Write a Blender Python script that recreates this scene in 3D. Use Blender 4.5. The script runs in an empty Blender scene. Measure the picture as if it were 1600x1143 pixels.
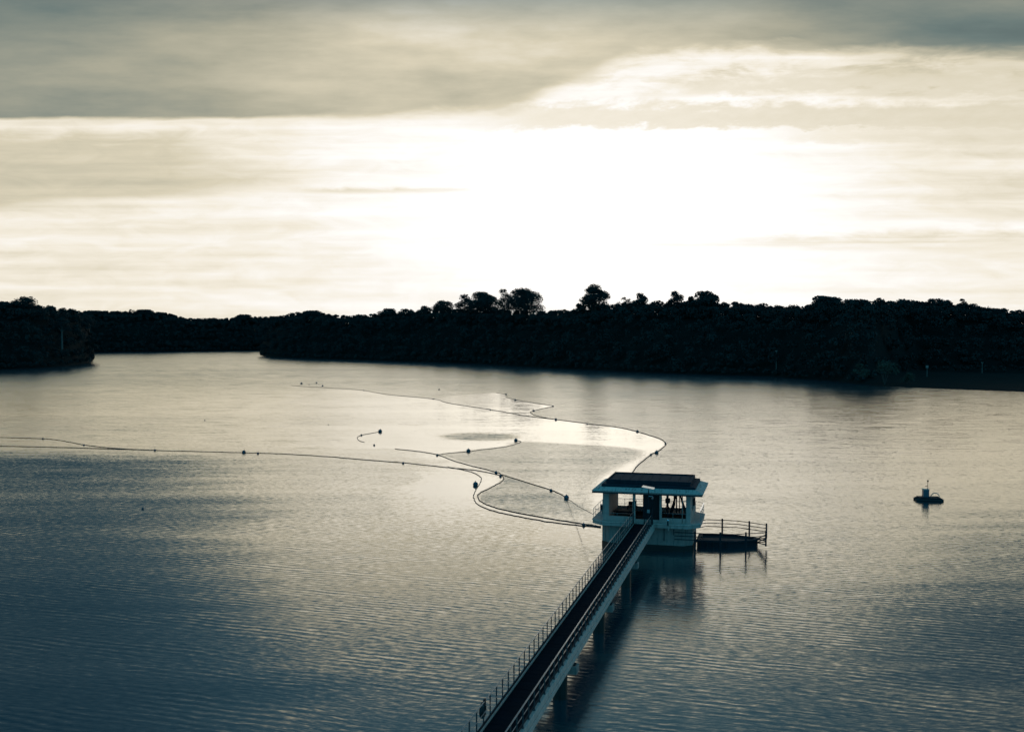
import bpy, bmesh, math, random
import numpy as np
from mathutils import Vector, Matrix
R = math.radians
sc = bpy.context.scene
COL = sc.collection

# ---------------------------------------------------------------- camera
CAM_H = 20.7; F = 1600.0
PITCH = math.atan((571.5 - 518) / F)
cd = bpy.data.cameras.new('camera'); cam = bpy.data.objects.new('camera', cd); COL.objects.link(cam)
cd.sensor_width = 36; cd.lens = 36.0; cd.clip_end = 6000; cd.clip_start = .5
cam.location = (0, 0, CAM_H); cam.rotation_euler = (math.pi/2 - PITCH, 0, 0)
sc.camera = cam
sc.view_settings.view_transform = 'Standard'; sc.view_settings.look = 'None'
sc.view_settings.exposure = -3.0; sc.view_settings.gamma = 1

# ---------------------------------------------------------------- node helper
class NT:
    def __init__(s, tree): s.t = tree; s.n = tree.nodes; s.l = tree.links
    def new(s, ty, **kw):
        n = s.n.new(ty)
        for k, v in kw.items(): setattr(n, k, v)
        return n
    def put(s, sock, v):
        if hasattr(v, 'is_output') or isinstance(v, bpy.types.NodeSocket): s.l.new(v, sock)
        else: sock.default_value = v
    def m(s, op, a, b=0.0, c=0.0, clamp=False):
        n = s.new('ShaderNodeMath', operation=op, use_clamp=clamp)
        for i, v in enumerate((a, b, c)): s.put(n.inputs[i], v)
        return n.outputs[0]
    def ss(s, x, a, b, lo=0.0, hi=1.0):           # smoothstep a..b
        n = s.new('ShaderNodeMapRange', interpolation_type='SMOOTHSTEP')
        for i, v in enumerate((x, a, b, lo, hi)): s.put(n.inputs[i], v)
        return n.outputs[0]
    def xyz(s, x, y, z=0.0):
        n = s.new('ShaderNodeCombineXYZ')
        for i, v in enumerate((x, y, z)): s.put(n.inputs[i], v)
        return n.outputs[0]
    def noise(s, vec, scale, detail=3.0, rough=.5, out=0, dist=0.0):
        n = s.new('ShaderNodeTexNoise'); s.l.new(vec, n.inputs['Vector'])
        n.inputs['Scale'].default_value = scale; n.inputs['Detail'].default_value = detail
        n.inputs['Roughness'].default_value = rough; n.inputs['Distortion'].default_value = dist
        return n.outputs[out]
    def mixc(s, f, a, b, mode='MIX'):
        n = s.new('ShaderNodeMix', data_type='RGBA', blend_type=mode)
        s.put(n.inputs[0], f); s.put(n.inputs[6], a); s.put(n.inputs[7], b)
        return n.outputs[2]

# ---------------------------------------------------------------- world: evening sky behind layered cloud
SUN_AZ, SUN_EL = 8.0, 9.0
w = bpy.data.worlds.new('World'); sc.world = w; w.use_nodes = True
t = NT(w.node_tree); t.n.clear()
tc = t.new('ShaderNodeTexCoord'); sx = t.new('ShaderNodeSeparateXYZ'); t.l.new(tc.outputs['Generated'], sx.inputs[0])
DX, DY, DZ = sx.outputs
az = t.m('MULTIPLY', t.m('ARCTAN2', DX, DY), 57.2958)
el = t.m('MULTIPLY', t.m('ARCSINE', DZ), 57.2958)
trel = el                                       # true elevation
el = t.m('MULTIPLY', t.m('ARCTAN2', DZ, t.m('MAXIMUM', DY, .05)), 57.2958)   # layers lie parallel to the far shore
# noise fields in azimuth/elevation, stretched along the horizon
nv1 = t.noise(t.xyz(t.m('MULTIPLY', az, .10), t.m('MULTIPLY', el, .42)), 1.0, 6, .58)
nv2 = t.noise(t.xyz(t.m('MULTIPLY', az, .35), t.m('MULTIPLY', el, 1.3), 3.3), 1.0, 6, .6, dist=.6)
nv3 = t.noise(t.xyz(t.m('MULTIPLY', az, .05), t.m('MULTIPLY', el, 1.5), 7.1), 1.0, 5, .55)
nv4 = t.noise(t.xyz(t.m('MULTIPLY', az, .9), t.m('MULTIPLY', t.m('ADD', el, t.m('MULTIPLY', az, -.08)), 2.4), 1.7), 1.0, 5, .6)
def cen(x): return t.m('SUBTRACT', x, .5)
def gauss(x, c, wd):
    q = t.m('DIVIDE', t.m('SUBTRACT', x, c), wd)
    return t.m('EXPONENT', t.m('MULTIPLY', t.m('MULTIPLY', q, q), -1.0))
# open sky glow under the deck
glow = t.m('MULTIPLY', gauss(az, 7.0, 17.0), gauss(el, 7.0, 9.0))
core = t.m('MULTIPLY', gauss(az, 5.0, 12.0), gauss(el, 6.5, 5.0))
L0 = t.m('ADD', t.m('ADD', t.m('MULTIPLY', glow, .26), .83), t.m('MULTIPLY', core, .32))
L0 = t.m('ADD', L0, t.m('MULTIPLY', t.m('ADD', cen(nv3), t.m('MULTIPLY', cen(nv2), .8)), .42))
nv5 = t.noise(t.xyz(t.m('MULTIPLY', az, .22), t.m('MULTIPLY', t.m('ADD', el, t.m('MULTIPLY', az, -.05)), .9), 12.0), 1.0, 6, .62, dist=.4)
veil2 = t.m('MULTIPLY', t.ss(el, 12.4, 13.6), t.ss(az, 0.0, 8.0))
L0 = t.m('SUBTRACT', L0, t.m('MULTIPLY', veil2, t.ss(nv5, .40, .68, .0, .30)))
wav = t.m('ADD', t.m('MULTIPLY', cen(nv1), 2.2), t.m('MULTIPLY', cen(nv2), 1.0))
# left patch of thin cloud
elw = t.m('ADD', el, t.m('MULTIPLY', wav, .7))
lo = t.m('ADD', t.m('MULTIPLY', t.m('ADD', az, 28.0), .075), 6.5)
pL = t.m('MULTIPLY', t.ss(elw, lo, t.m('ADD', lo, .7)), t.ss(elw, 11.3, 10.2))
pL = t.m('MULTIPLY', pL, t.ss(t.m('ADD', az, t.m('MULTIPLY', elw, 1.2)), 2.5, -9.0))
L0 = t.m('MULTIPLY', L0, t.m('SUBTRACT', 1.0, t.m('MULTIPLY', pL, .28)))
# wispy streak ending the left patch
st = t.m('MULTIPLY', gauss(t.m('ADD', el, t.m('MULTIPLY', cen(nv2), .5)), 7.8, .16), t.m('MULTIPLY', t.ss(az, -14., -9.), t.ss(az, 0., -4.)))
L0 = t.m('SUBTRACT', L0, t.m('MULTIPLY', st, .25))
# right: warm grey thin veil
vr = t.m('MULTIPLY', t.ss(az, 10., 24.), t.ss(elw, 6.0, 6.6))
L0 = t.m('SUBTRACT', L0, t.m('MULTIPLY', vr, .12))
L0 = t.m('SUBTRACT', L0, t.m('MULTIPLY', t.m('MULTIPLY', gauss(elw, 5.0, .45), t.m('MULTIPLY', t.ss(nv3, .35, .65), t.ss(az, -6.0, 2.0))), .40))
# two cloud bands on the right
wv2 = t.m('ADD', el, t.m('ADD', t.m('MULTIPLY', cen(nv4), 1.3), t.m('MULTIPLY', cen(nv2), .9)))
b1 = t.m('MULTIPLY', t.m('MULTIPLY', t.ss(wv2, 10.9, 11.4), t.ss(wv2, 12.8, 12.1)), t.ss(az, -6.0, 3.0))
b1c = t.m('MULTIPLY', t.m('MULTIPLY', t.ss(wv2, 10.2, 10.7), t.ss(wv2, 11.6, 11.0)), t.ss(az, 13.0, 17.0))
b2 = t.m('MULTIPLY', t.m('MULTIPLY', t.ss(wv2, 12.8, 13.2), t.ss(wv2, t.ss(az, 8., 20., 13.9, 14.9), 13.4)), t.ss(az, 7.0, 13.0))
bb = t.m('MAXIMUM', t.m('MAXIMUM', b1, t.m('MULTIPLY', b1c, .6)), b2)
wrm = t.m('ADD', .70, t.m('MULTIPLY', gauss(az, 4.0, 13.0), .14))
L0 = t.m('ADD', t.m('MULTIPLY', L0, t.m('SUBTRACT', 1.0, bb)), t.m('MULTIPLY', t.m('ADD', wrm, t.m('MULTIPLY', cen(nv4), .12)), bb))
# heavy deck
edge = t.ss(az, -1.0, 8.0, 11.5, 14.6)
soft = t.ss(az, -16.0, 2.0, .3, 1.1)
ewav = t.m('MULTIPLY', wav, t.ss(az, -15.0, 4.0, .28, .95))
deck = t.ss(t.m('SUBTRACT', t.m('ADD', el, ewav), edge), 0.0, soft)
Ld = t.m('ADD', .30, t.m('MULTIPLY', gauss(az, -1.0, 17.0), .34))
Ld = t.m('MULTIPLY', Ld, t.m('SUBTRACT', 1.0, t.m('MULTIPLY', t.m('MULTIPLY', t.ss(el, 13.0, 17.5), t.ss(az, -10.0, -25.0)), .35)))
Ld = t.m('MULTIPLY', Ld, t.m('SUBTRACT', 1.0, t.m('MULTIPLY', t.m('MULTIPLY', gauss(el, 16.3, 1.6), t.ss(az, 12.0, 24.0)), .45)))
Ld = t.m('MULTIPLY', Ld, t.m('ADD', 1.0, t.m('MULTIPLY', t.m('ADD', cen(nv1), t.m('MULTIPLY', cen(nv3), .12)), 1.15)))
Ld = t.m('MULTIPLY', Ld, t.m('SUBTRACT', 1.0, t.m('MULTIPLY', gauss(el, 11.8, 1.3), t.ss(az, 4., -4., .0, .14))))
L = t.m('ADD', t.m('MULTIPLY', L0, t.m('SUBTRACT', 1.0, deck)), t.m('MULTIPLY', Ld, deck))
ramp = t.new('ShaderNodeValToRGB'); cr = ramp.color_ramp
for i, (p, c) in enumerate([(0, (0, .012, .02)), (.1, (.06, .095, .105)), (.2, (.155, .205, .195)), (.4, (.42, .405, .31)),
                            (.65, (.70, .635, .48)), (.85, (.905, .84, .715)), (1., (1., .965, .91))]):
    e = cr.elements[i] if i < 2 else cr.elements.new(p)
    e.position = p; e.color = (*c, 1)
t.l.new(t.m('MINIMUM', L, 1.0), ramp.inputs[0])
colr = t.mixc(1.0, ramp.outputs[0], t.xyz(*[t.m('MAXIMUM', L, 1.0)]*3), 'MULTIPLY')
# overhead and behind: blue evening cloud
absaz = t.m('ABSOLUTE', az)
hi = t.m('MAXIMUM', t.ss(trel, 15.3, 20.0), t.ss(absaz, 50.0, 100.0))
sky = t.new('ShaderNodeTexSky', sky_type='NISHITA'); sky.sun_disc = False
sky.sun_elevation = R(SUN_EL); sky.sun_rotation = R(SUN_AZ)
blue = t.mixc(.85, t.mixc(1.0, sky.outputs[0], (2.4, 4.8, 7.2, 1), 'MULTIPLY'), (1.0, 9.6, 15.2, 1))
blue = t.mixc(1.0, blue, t.xyz(*[t.m('MULTIPLY', t.m('ADD', .55, t.m('MULTIPLY', nv1, .5)), t.m('MULTIPLY', t.ss(absaz, 5.0, 35.0, 1.0, .55), t.ss(absaz, 45.0, 110.0, 1.0, 3.8)))]*3), 'MULTIPLY')
ten = t.mixc(1.0, colr, (80, 80, 80, 1), 'MULTIPLY')          # the picture is exposed for the bright sky (exposure -3)
fin = t.mixc(hi, ten, blue)
bg = t.new('ShaderNodeBackground'); t.l.new(fin, bg.inputs[0]); bg.inputs[1].default_value = .1
wo = t.new('ShaderNodeOutputWorld'); t.l.new(bg.outputs[0], wo.inputs[0])

sd = bpy.data.lights.new('sun', 'SUN'); sun = bpy.data.objects.new('sun', sd); COL.objects.link(sun)
sd.energy = .5; sd.angle = R(100); sd.color = (1, .95, .88)
dirv = Vector((math.sin(R(SUN_AZ))*math.cos(R(SUN_EL)), math.cos(R(SUN_AZ))*math.cos(R(SUN_EL)), math.sin(R(SUN_EL))))
sun.rotation_euler = dirv.to_track_quat('Z', 'Y').to_euler()

# ---------------------------------------------------------------- measuring helper: photograph point -> point on a level plane
def at(u, v, z=0.0):
    a = (u-800)/F; b = (571.5-v)/F
    d = (a, math.cos(PITCH)+b*math.sin(PITCH), -math.sin(PITCH)+b*math.cos(PITCH))
    k = (z-CAM_H)/d[2]
    return Vector((d[0]*k, d[1]*k, z))

# ---------------------------------------------------------------- materials
def mat(name, col, rough=.8, metal=0.0, var=.25, nscale=3.0, spec=.5, stain=None, coord='Object', streak=(4, 4, .5)):
    m = bpy.data.materials.new(name); m.use_nodes = True; t = NT(m.node_tree)
    b = t.n['Principled BSDF']; b.inputs['Roughness'].default_value = rough
    b.inputs['Metallic'].default_value = metal; b.inputs['Specular IOR Level'].default_value = spec
    g = t.new('ShaderNodeNewGeometry') if coord == 'World' else t.new('ShaderNodeTexCoord')
    vec = g.outputs['Position'] if coord == 'World' else g.outputs['Object']
    n = t.noise(vec, nscale, 6, .65)
    f = t.m('ADD', 1-var, t.m('MULTIPLY', n, 2*var))
    c = t.mixc(1.0, (*col, 1), t.xyz(f, f, f), 'MULTIPLY')
    if stain:
        mp = t.new('ShaderNodeMapping'); t.l.new(vec, mp.inputs[0]); mp.inputs['Scale'].default_value = streak
        s = t.ss(t.noise(mp.outputs[0], 1.3, 6, .7), .48, .72)
        c = t.mixc(t.m('MULTIPLY', s, .8), c, (*stain, 1))
    t.l.new(c, b.inputs['Base Color'])
    bp = t.new('ShaderNodeBump'); bp.inputs['Strength'].default_value = .25; bp.inputs['Distance'].default_value = .02
    t.l.new(n, bp.inputs['Height']); t.l.new(bp.outputs[0], b.inputs['Normal'])
    return m
M = {}
M['paint'] = mat('weathered_white_paint', (.66, .50, .44), .75, var=.2, nscale=2.0, stain=(.20, .19, .17))
M['concrete'] = mat('stained_concrete', (.45, .35, .31), .85, var=.3, stain=(.10, .11, .11))
M['kerb'] = mat('pale_concrete', (.82, .62, .54), .8, var=.25, stain=(.25, .26, .25))
M['wet'] = mat('wet_algae_band', (.02, .025, .025), .35, var=.4)
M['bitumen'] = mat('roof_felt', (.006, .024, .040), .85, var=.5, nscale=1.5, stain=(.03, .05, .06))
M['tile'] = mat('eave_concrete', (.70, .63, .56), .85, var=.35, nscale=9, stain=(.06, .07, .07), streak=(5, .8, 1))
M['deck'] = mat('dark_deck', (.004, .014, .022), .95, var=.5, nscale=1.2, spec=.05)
M['galv'] = mat('galvanised_steel', (.50, .52, .54), .38, metal=.9, var=.15)
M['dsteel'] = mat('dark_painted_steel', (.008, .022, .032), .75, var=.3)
M['post'] = mat('grey_steel_post', (.06, .075, .085), .6, var=.2)
M['rubber'] = mat('dark_rubber', (.025, .028, .032), .5, var=.3)
M['buoy'] = mat('weathered_buoy_plastic', (.10, .14, .18), .4, var=.3)
M['rope'] = mat('floating_hose', (.03, .04, .045), .5, var=.3)
M['panel'] = mat('white_cap_and_glint_metal', (.92, .93, .95), .22, metal=1.0, var=.03)  # white lamp cap, plus glints of rail and solar panel put into colour
M['bark'] = mat('bark', (.09, .085, .075), .9, var=.4, nscale=1.0)
M['palebark'] = mat('pale_bark', (.17, .165, .15), .9, var=.3, nscale=1.0)
def leafmat(name, c1, c2):
    m = bpy.data.materials.new(name); m.use_nodes = True; t = NT(m.node_tree)
    b = t.n['Principled BSDF']; b.inputs['Roughness'].default_value = .65; b.inputs['Specular IOR Level'].default_value = .25
    g = t.new('ShaderNodeNewGeometry')
    n = t.noise(g.outputs['Position'], .12, 4, .7)
    n2 = t.noise(g.outputs['Position'], 1.1, 3, .6)
    f = t.ss(t.m('ADD', t.m('MULTIPLY', n, .7), t.m('MULTIPLY', n2, .3)), .34, .66)
    t.l.new(t.mixc(f, (*c1, 1), (*c2, 1)), b.inputs['Base Color'])
    return m
M['leaf'] = leafmat('rainforest_foliage', (.013, .028, .028), (.034, .056, .052))
M['leaf2'] = leafmat('pale_foliage', (.04, .055, .04), (.09, .11, .08))
M['land'] = mat('forest_floor', (.016, .022, .02), .95, var=.5, nscale=.15, coord='World', spec=.1)

# ---------------------------------------------------------------- mesh helpers
class MB:
    def __init__(s): s.v = []; s.f = []
    def add(s, v, f):
        k = len(s.v); s.v += [tuple(p) for p in v]; s.f += [tuple(i+k for i in q) for q in f]
        return s
    def box(s, x0, x1, y0, y1, z0, z1, M4=None):
        v = [Vector((x, y, z)) for z in (z0, z1) for y in (y0, y1) for x in (x0, x1)]
        if M4 is not None: v = [M4 @ p for p in v]
        return s.add(v, [(0, 2, 3, 1), (4, 5, 7, 6), (0, 1, 5, 4), (2, 6, 7, 3), (0, 4, 6, 2), (1, 3, 7, 5)])
    def tube(s, pts, r, n=8, cap=True):
        pts = [Vector(p) for p in pts]; rr = r if isinstance(r, (list, tuple)) else [r]*len(pts)
        v = []; f = []
        for i, p in enumerate(pts):
            d = (pts[min(i+1, len(pts)-1)] - pts[max(i-1, 0)]).normalized()
            a = d.cross(Vector((0, 0, 1)) if abs(d.z) < .9 else Vector((1, 0, 0))).normalized(); b = d.cross(a)
            for k in range(n):
                an = 2*math.pi*k/n; v.append(p + (a*math.cos(an) + b*math.sin(an))*rr[i])
        for i in range(len(pts)-1):
            for k in range(n):
                f.append((i*n+k, i*n+(k+1) % n, (i+1)*n+(k+1) % n, (i+1)*n+k))
        if cap: f.append(tuple(range(n))); f.append(tuple((len(pts)-1)*n+k for k in range(n-1, -1, -1)))
        return s.add(v, f)
    def prism(s, poly, z0, z1):
        n = len(poly); v = [(x, y, z0) for x, y in poly] + [(x, y, z1) for x, y in poly]
        f = [tuple(range(n-1, -1, -1)), tuple(range(n, 2*n))] + [(i, (i+1) % n, n+(i+1) % n, n+i) for i in range(n)]
        return s.add(v, f)
    def lathe(s, prof, n=20, c=(0, 0, 0)):
        v = []; f = []
        for r, z in prof:
            for k in range(n):
                an = 2*math.pi*k/n; v.append((c[0]+r*math.cos(an), c[1]+r*math.sin(an), c[2]+z))
        for i in range(len(prof)-1):
            for k in range(n): f.append((i*n+k, i*n+(k+1) % n, (i+1)*n+(k+1) % n, (i+1)*n+k))
        return s.add(v, f)
    def torus(s, c, R1, r, ax='y', n=24, m=8):
        v = []; f = []
        for i in range(n):
            a = 2*math.pi*i/n
            for k in range(m):
                b = 2*math.pi*k/m; q = R1 + r*math.cos(b)
                p = (q*math.cos(a), q*math.sin(a), r*math.sin(b))
                if ax == 'y': p = (p[0], p[2], p[1])
                elif ax == 'x': p = (p[2], p[0], p[1])
                v.append((c[0]+p[0], c[1]+p[1], c[2]+p[2]))
        for i in range(n):
            for k in range(m): f.append((i*m+k, ((i+1) % n)*m+k, ((i+1) % n)*m+(k+1) % m, i*m+(k+1) % m))
        return s.add(v, f)
    def build(s, name, material, parent=None, smooth=False, bevel=0):
        me = bpy.data.meshes.new(name); me.from_pydata(s.v, [], s.f)
        bm = bmesh.new(); bm.from_mesh(me)
        bmesh.ops.recalc_face_normals(bm, faces=bm.faces)
        if bevel: bmesh.ops.bevel(bm, geom=[e for e in bm.edges if e.is_manifold and e.calc_face_angle(0) > .6], offset=bevel, segments=1, affect='EDGES')
        bm.to_mesh(me); bm.free()
        me.materials.append(M[material] if isinstance(material, str) else material)
        if smooth: me.polygons.foreach_set('use_smooth', [True]*len(me.polygons))
        o = bpy.data.objects.new(name, me); COL.objects.link(o)
        if parent: o.parent = parent
        return o
def tag(o, label=None, cat=None, group=None, kind=None):
    for k, v in (('label', label), ('category', cat), ('group', group), ('kind', kind)):
        if v: o[k] = v
    return o
def empty(name, loc=(0, 0, 0), rz=0.0, **kw):
    o = bpy.data.objects.new(name, None); COL.objects.link(o); o.location = loc; o.rotation_euler = (0, 0, rz)
    o.empty_display_size = .3
    return tag(o, **kw)
def qmesh(name, V, Fq, material, parent=None):
    me = bpy.data.meshes.new(name)
    V = np.asarray(V, np.float32).reshape(-1, 3); Fq = np.asarray(Fq, np.int32).reshape(-1, 4)
    me.vertices.add(len(V)); me.vertices.foreach_set('co', V.ravel())
    me.loops.add(Fq.size); me.loops.foreach_set('vertex_index', Fq.ravel())
    me.polygons.add(len(Fq)); me.polygons.foreach_set('loop_start', np.arange(len(Fq), dtype=np.int32)*4)
    me.update(calc_edges=True); me.validate()
    me.materials.append(material)
    o = bpy.data.objects.new(name, me); COL.objects.link(o)
    if parent: o.parent = parent
    return o

# ================================================================ WATER
def sd_poly(px, py, poly):
    """signed distance (negative inside) of points to a closed polygon, in metres-like units"""
    P = np.asarray(poly, float); d = np.full(px.shape, 1e9); s = np.zeros(px.shape, bool)
    n = len(P)
    for i in range(n):
        ax, ay = P[i]; bx, by = P[(i+1) % n]
        ex, ey = bx-ax, by-ay; wx, wy = px-ax, py-ay
        h = np.clip((wx*ex+wy*ey)/(ex*ex+ey*ey+1e-12), 0, 1)
        d = np.minimum(d, np.hypot(wx-ex*h, wy-ey*h))
        c = ((ay > py) != (by > py)) & (px < (bx-ax)*(py-ay)/((by-ay) if abs(by-ay) > 1e-9 else 1e-9)+ax)
        s ^= c
    return np.where(s, -d, d)
def W(pts): return [tuple(at(u, v)[:2]) for u, v in pts]
def catmull(P, k=8):
    P = [Vector(p) for p in P]; Q = [P[0]*2-P[1]] + P + [P[-1]*2-P[-2]]; out = []
    for i in range(1, len(Q)-2):
        a, b, c, d = Q[i-1:i+3]
        for j in range(k):
            s = j/k; out.append(.5*((2*b)+(c-a)*s+(2*a-5*b+4*c-d)*s*s+(3*b-a-3*c+d)*s**3))
    return out + [P[-1]]
INNER = [(782, 742.5), (787, 746), (783, 752), (765, 762), (749, 770), (746.6, 776), (753, 784), (780, 794), (834, 805.4), (911, 818), (938, 821)]
OUTER = [(630, 722), (700, 729), (721, 733), (740, 738), (751.5, 746), (750, 755), (743.6, 765.4), (740, 777), (749, 789), (780, 800), (827, 809.5), (867.5, 816), (938, 823.5)]
FENCE_F = [(776, 613.5), (790.6, 616), (791, 620), (805, 624), (832.5, 629), (864, 634), (855, 636.5), (834, 641.5), (829, 644), (835, 648), (855, 653), (868.5, 655),
           (917.4, 661.4), (963.8, 667), (988, 672), (1012.5, 679), (1032, 685.5), (1039.8, 692), (1038, 697), (1026, 706), (1017, 710), (996, 727), (988, 739), (978, 755), (972, 765)]
LINE_B = [(617.6, 701), (652.5, 704.6), (683, 710), (715.5, 721.5), (775, 737), (787.5, 742), (861, 765), (885, 777), (925, 795)]
LINE_E = [(480, 604), (540, 607.4), (568.6, 609.8), (607.5, 616.4), (676.8, 623), (702, 629.7), (766, 639.6), (826, 650), (868.5, 655)]
cmW = lambda pts: [tuple(p[:2]) for p in catmull([at(u, v) for u, v in pts], 5)]
gx = np.unique(np.concatenate([np.arange(-2600, -300, 100), np.arange(-300, -100, 10), np.arange(-100, 75, .55), np.arange(75, 320, 10), np.arange(320, 2601, 100)]))
gy = np.unique(np.concatenate([np.arange(-300, 40, 20), np.arange(40, 96, 2), np.arange(96, 190, .5), np.arange(190, 420, 1.2), np.arange(420, 800, 12), np.arange(800, 3001, 100)]))
GX, GY = np.meshgrid(gx, gy)
def region(pts, soft_in=.4, smooth=True):
    d = sd_poly(GX, GY, cmW(pts) if smooth else W(pts)); return np.clip(.5 - d/(2*soft_in), 0, 1)
def sstep(a, b, x): q = np.clip((x-a)/(b-a), 0, 1); return q*q*(3-2*q)
# photograph coordinates of each water vertex (only to read the surveyed slick outlines)
UU = 800 + F*GX/np.maximum(GY*math.cos(PITCH)+CAM_H*math.sin(PITCH), 1.)
VV = 518 + F*CAM_H/np.maximum(GY, 1.)
polyA = LINE_E[1:] + FENCE_F[12:] + [(960, 780), (925, 795), (885, 777), (787.5, 742), (715, 721), (683, 710), (617, 701), (540, 700), (380, 690), (360, 650), (430, 612)]
polyB = [(700, 618), (776, 613.5)] + FENCE_F[1:10] + [(826, 650), (766, 639.6), (702, 629.7), (676, 623)]
polyR = [(683, 710), (732, 703.5), (792, 697), (813, 690), (900, 694), (985, 700), (1000, 712), (975, 725), (940, 745), (925, 770), (925, 792), (885, 777), (861, 765), (787.5, 742), (715, 721)]
polyC = [(617, 701), (652, 704.6), (683, 710), (775, 737), (787, 745)] + INNER[2:] + [(938, 823.5), (938, 850), (840, 850), (700, 830), (620, 800), (600, 770), (660, 745), (600, 730), (560, 717), (500, 712), (480, 703)]
polyI = INNER + [(938, 815), (925, 796), (885, 777), (861, 765), (787.5, 742.5)]
def bump_(u0, v0, du, dv, p=1): return np.exp(-((((UU-u0)/du)**2 + ((VV-v0)/dv)**2)**p))
calm = np.full(GX.shape, .10)
wide = .34*np.exp(-(((UU-700)/420)**2 + ((VV-690)/85)**2))
calm = calm + wide + .22*bump_(330, 630, 330, 45)
a = region(polyA, .5); calm = np.maximum(calm, a*(.68+.28*np.exp(-((UU-930)/260)**2))*sstep(360, 620, UU))
b = region(polyB, .8); calm = np.maximum(calm, b*(.45+.45*sstep(700, 800, UU)))
r_ = region(polyR, 1.2); calm = calm*(1-r_) - r_*.15
c_ = region(polyC, .35); dC = np.exp(-(((UU-705)/150)**2 + ((VV-765)/60)**2))
dC = np.maximum(dC, np.exp(-((VV-712)/14)**2)); dC = np.maximum(dC, .75*sstep(830, 780, VV)*0 + .8*np.exp(-(((UU-880)/80)**2+((VV-835)/22)**2)))
calm = np.maximum(calm, c_*dC*.95*sstep(560, 720, UU+.6*(VV-712)))
strip = region([p for p in OUTER[4:]] + INNER[::-1][0:9] + [(760, 741)], .35); calm = np.maximum(calm, strip*.9)
i_ = region(polyI, .35); calm = calm*(1-i_) - i_*.15
rough = np.exp(-((((UU-750)/60)**2 + ((VV-682.5)/6.0)**2)**3))
rightside = 1-np.maximum(np.maximum(region(polyA, .5), region(polyB, .8)), region(polyC, .35))
calm = calm - .30*rightside*bump_(930, 660, 420, 90)
calm = calm + .30*bump_(1450, 690, 300, 110, 2) + .25*bump_(760, 860, 330, 80)
calm = calm - .62*sstep(620, 60, UU)*sstep(695, 722, VV) - .35*bump_(1600, 960, 260, 160)
calm = np.clip(calm, -.9, 1)
V = np.stack([GX.ravel(), GY.ravel(), np.zeros(GX.size)], 1)
nx_, ny_ = len(gx), len(gy)
idx = np.arange(nx_*ny_).reshape(ny_, nx_)
Q = np.stack([idx[:-1, :-1], idx[:-1, 1:], idx[1:, 1:], idx[1:, :-1]], -1).reshape(-1, 4)
wm = bpy.data.materials.new('reservoir_water'); wm.use_nodes = True
t = NT(wm.node_tree); bs = t.n['Principled BSDF']
water = qmesh('water', V, Q, wm); tag(water, kind='structure')
for nm, arr in (('calm', calm), ('boil', rough)):
    at_ = water.data.attributes.new(nm, 'FLOAT', 'POINT'); at_.data.foreach_set('value', arr.ravel().astype(np.float32))
g = t.new('ShaderNodeNewGeometry'); pos = g.outputs['Position']
def mp(vec, sc_, rz=0.0, loc=(0, 0, 0)):
    n = t.new('ShaderNodeMapping', vector_type='TEXTURE'); t.l.new(vec, n.inputs[0]); n.inputs['Scale'].default_value = tuple(1/q for q in sc_)
    n.inputs['Rotation'].default_value = (0, 0, rz); n.inputs['Location'].default_value = loc
    return n.outputs[0]
ac = t.new('ShaderNodeAttribute', attribute_name='calm').outputs['Fac']
ab = t.new('ShaderNodeAttribute', attribute_name='boil').outputs['Fac']
# wandering wind direction bends the ripple trains
warp = t.noise(mp(pos, (.03, .03, 1)), 1.0, 2, .5, out=1)
wp = t.new('ShaderNodeVectorMath', operation='MULTIPLY_ADD'); t.l.new(warp, wp.inputs[0]); wp.inputs[1].default_value = (10, 10, 0); t.l.new(pos, wp.inputs[2])
wpos = wp.outputs[0]
n1 = cen_ = t.m('SUBTRACT', t.noise(mp(wpos, (1.1, 5.4, 1), R(-12)), 1.0, 2, .45), .5)
n2 = t.m('SUBTRACT', t.noise(mp(wpos, (2.6, 11.0, 1), R(6), (9, 3, 0)), 1.0, 3, .6), .5)
n3 = t.m('SUBTRACT', t.noise(mp(wpos, (2.0, 2.6, 1), 0, (30, 7, 0)), 1.0, 3, .6), .5)
n4 = t.noise(mp(pos, (.006, .035, 1), R(4)), 1.0, 4, .6)           # wind patches, long streaks
n5 = t.noise(mp(pos, (.02, .16, 1), R(2), (5, 5, 0)), 1.0, 4, .6)
patch = t.m('ADD', t.m('MULTIPLY', t.m('SUBTRACT', n4, .5), .9), t.m('MULTIPLY', t.m('SUBTRACT', n5, .5), .7))
cal = t.m('MINIMUM', t.m('ADD', ac, t.m('MULTIPLY', patch, .75)), 1.0)
sp = t.new('ShaderNodeSeparateXYZ'); t.l.new(pos, sp.inputs[0]); PY = sp.outputs[1]
amp = t.m('MULTIPLY', t.m('ADD', .09, t.m('MULTIPLY', t.m('SUBTRACT', 1.0, cal), .38)), t.ss(PY, 60.0, 170.0, .48, 1.0))
amp = t.m('ADD', amp, t.m('MULTIPLY', ab, .5))
# long crested ripple trains, about 1.1 m apart, bending with the wind
tv = t.new('ShaderNodeSeparateXYZ'); t.l.new(mp(pos, (1, 1, 1), R(-19)), tv.inputs[0])
bend = t.m('MULTIPLY', t.noise(mp(pos, (.05, .07, 1), 0, (3, 8, 0)), 1.0, 2, .5), 22.0)
bend2 = t.m('MULTIPLY', t.noise(mp(pos, (.22, .5, 1), R(-19)), 1.0, 3, .6), 9.0)
train = t.m('SINE', t.m('ADD', t.m('MULTIPLY', tv.outputs[1], 9.4), t.m('ADD', bend, bend2)))
train = t.m('MULTIPLY', train, t.ss(t.noise(mp(pos, (.10, .3, 1), R(-19), (2, 2, 0)), 1.0, 3, .6), .38, .66, .02, t.ss(PY, 70.0, 190.0, .16, .05)))
train = t.m('MULTIPLY', train, t.m('SUBTRACT', 1.0, t.m('MULTIPLY', t.m('MAXIMUM', cal, 0.0), .8)))
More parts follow.
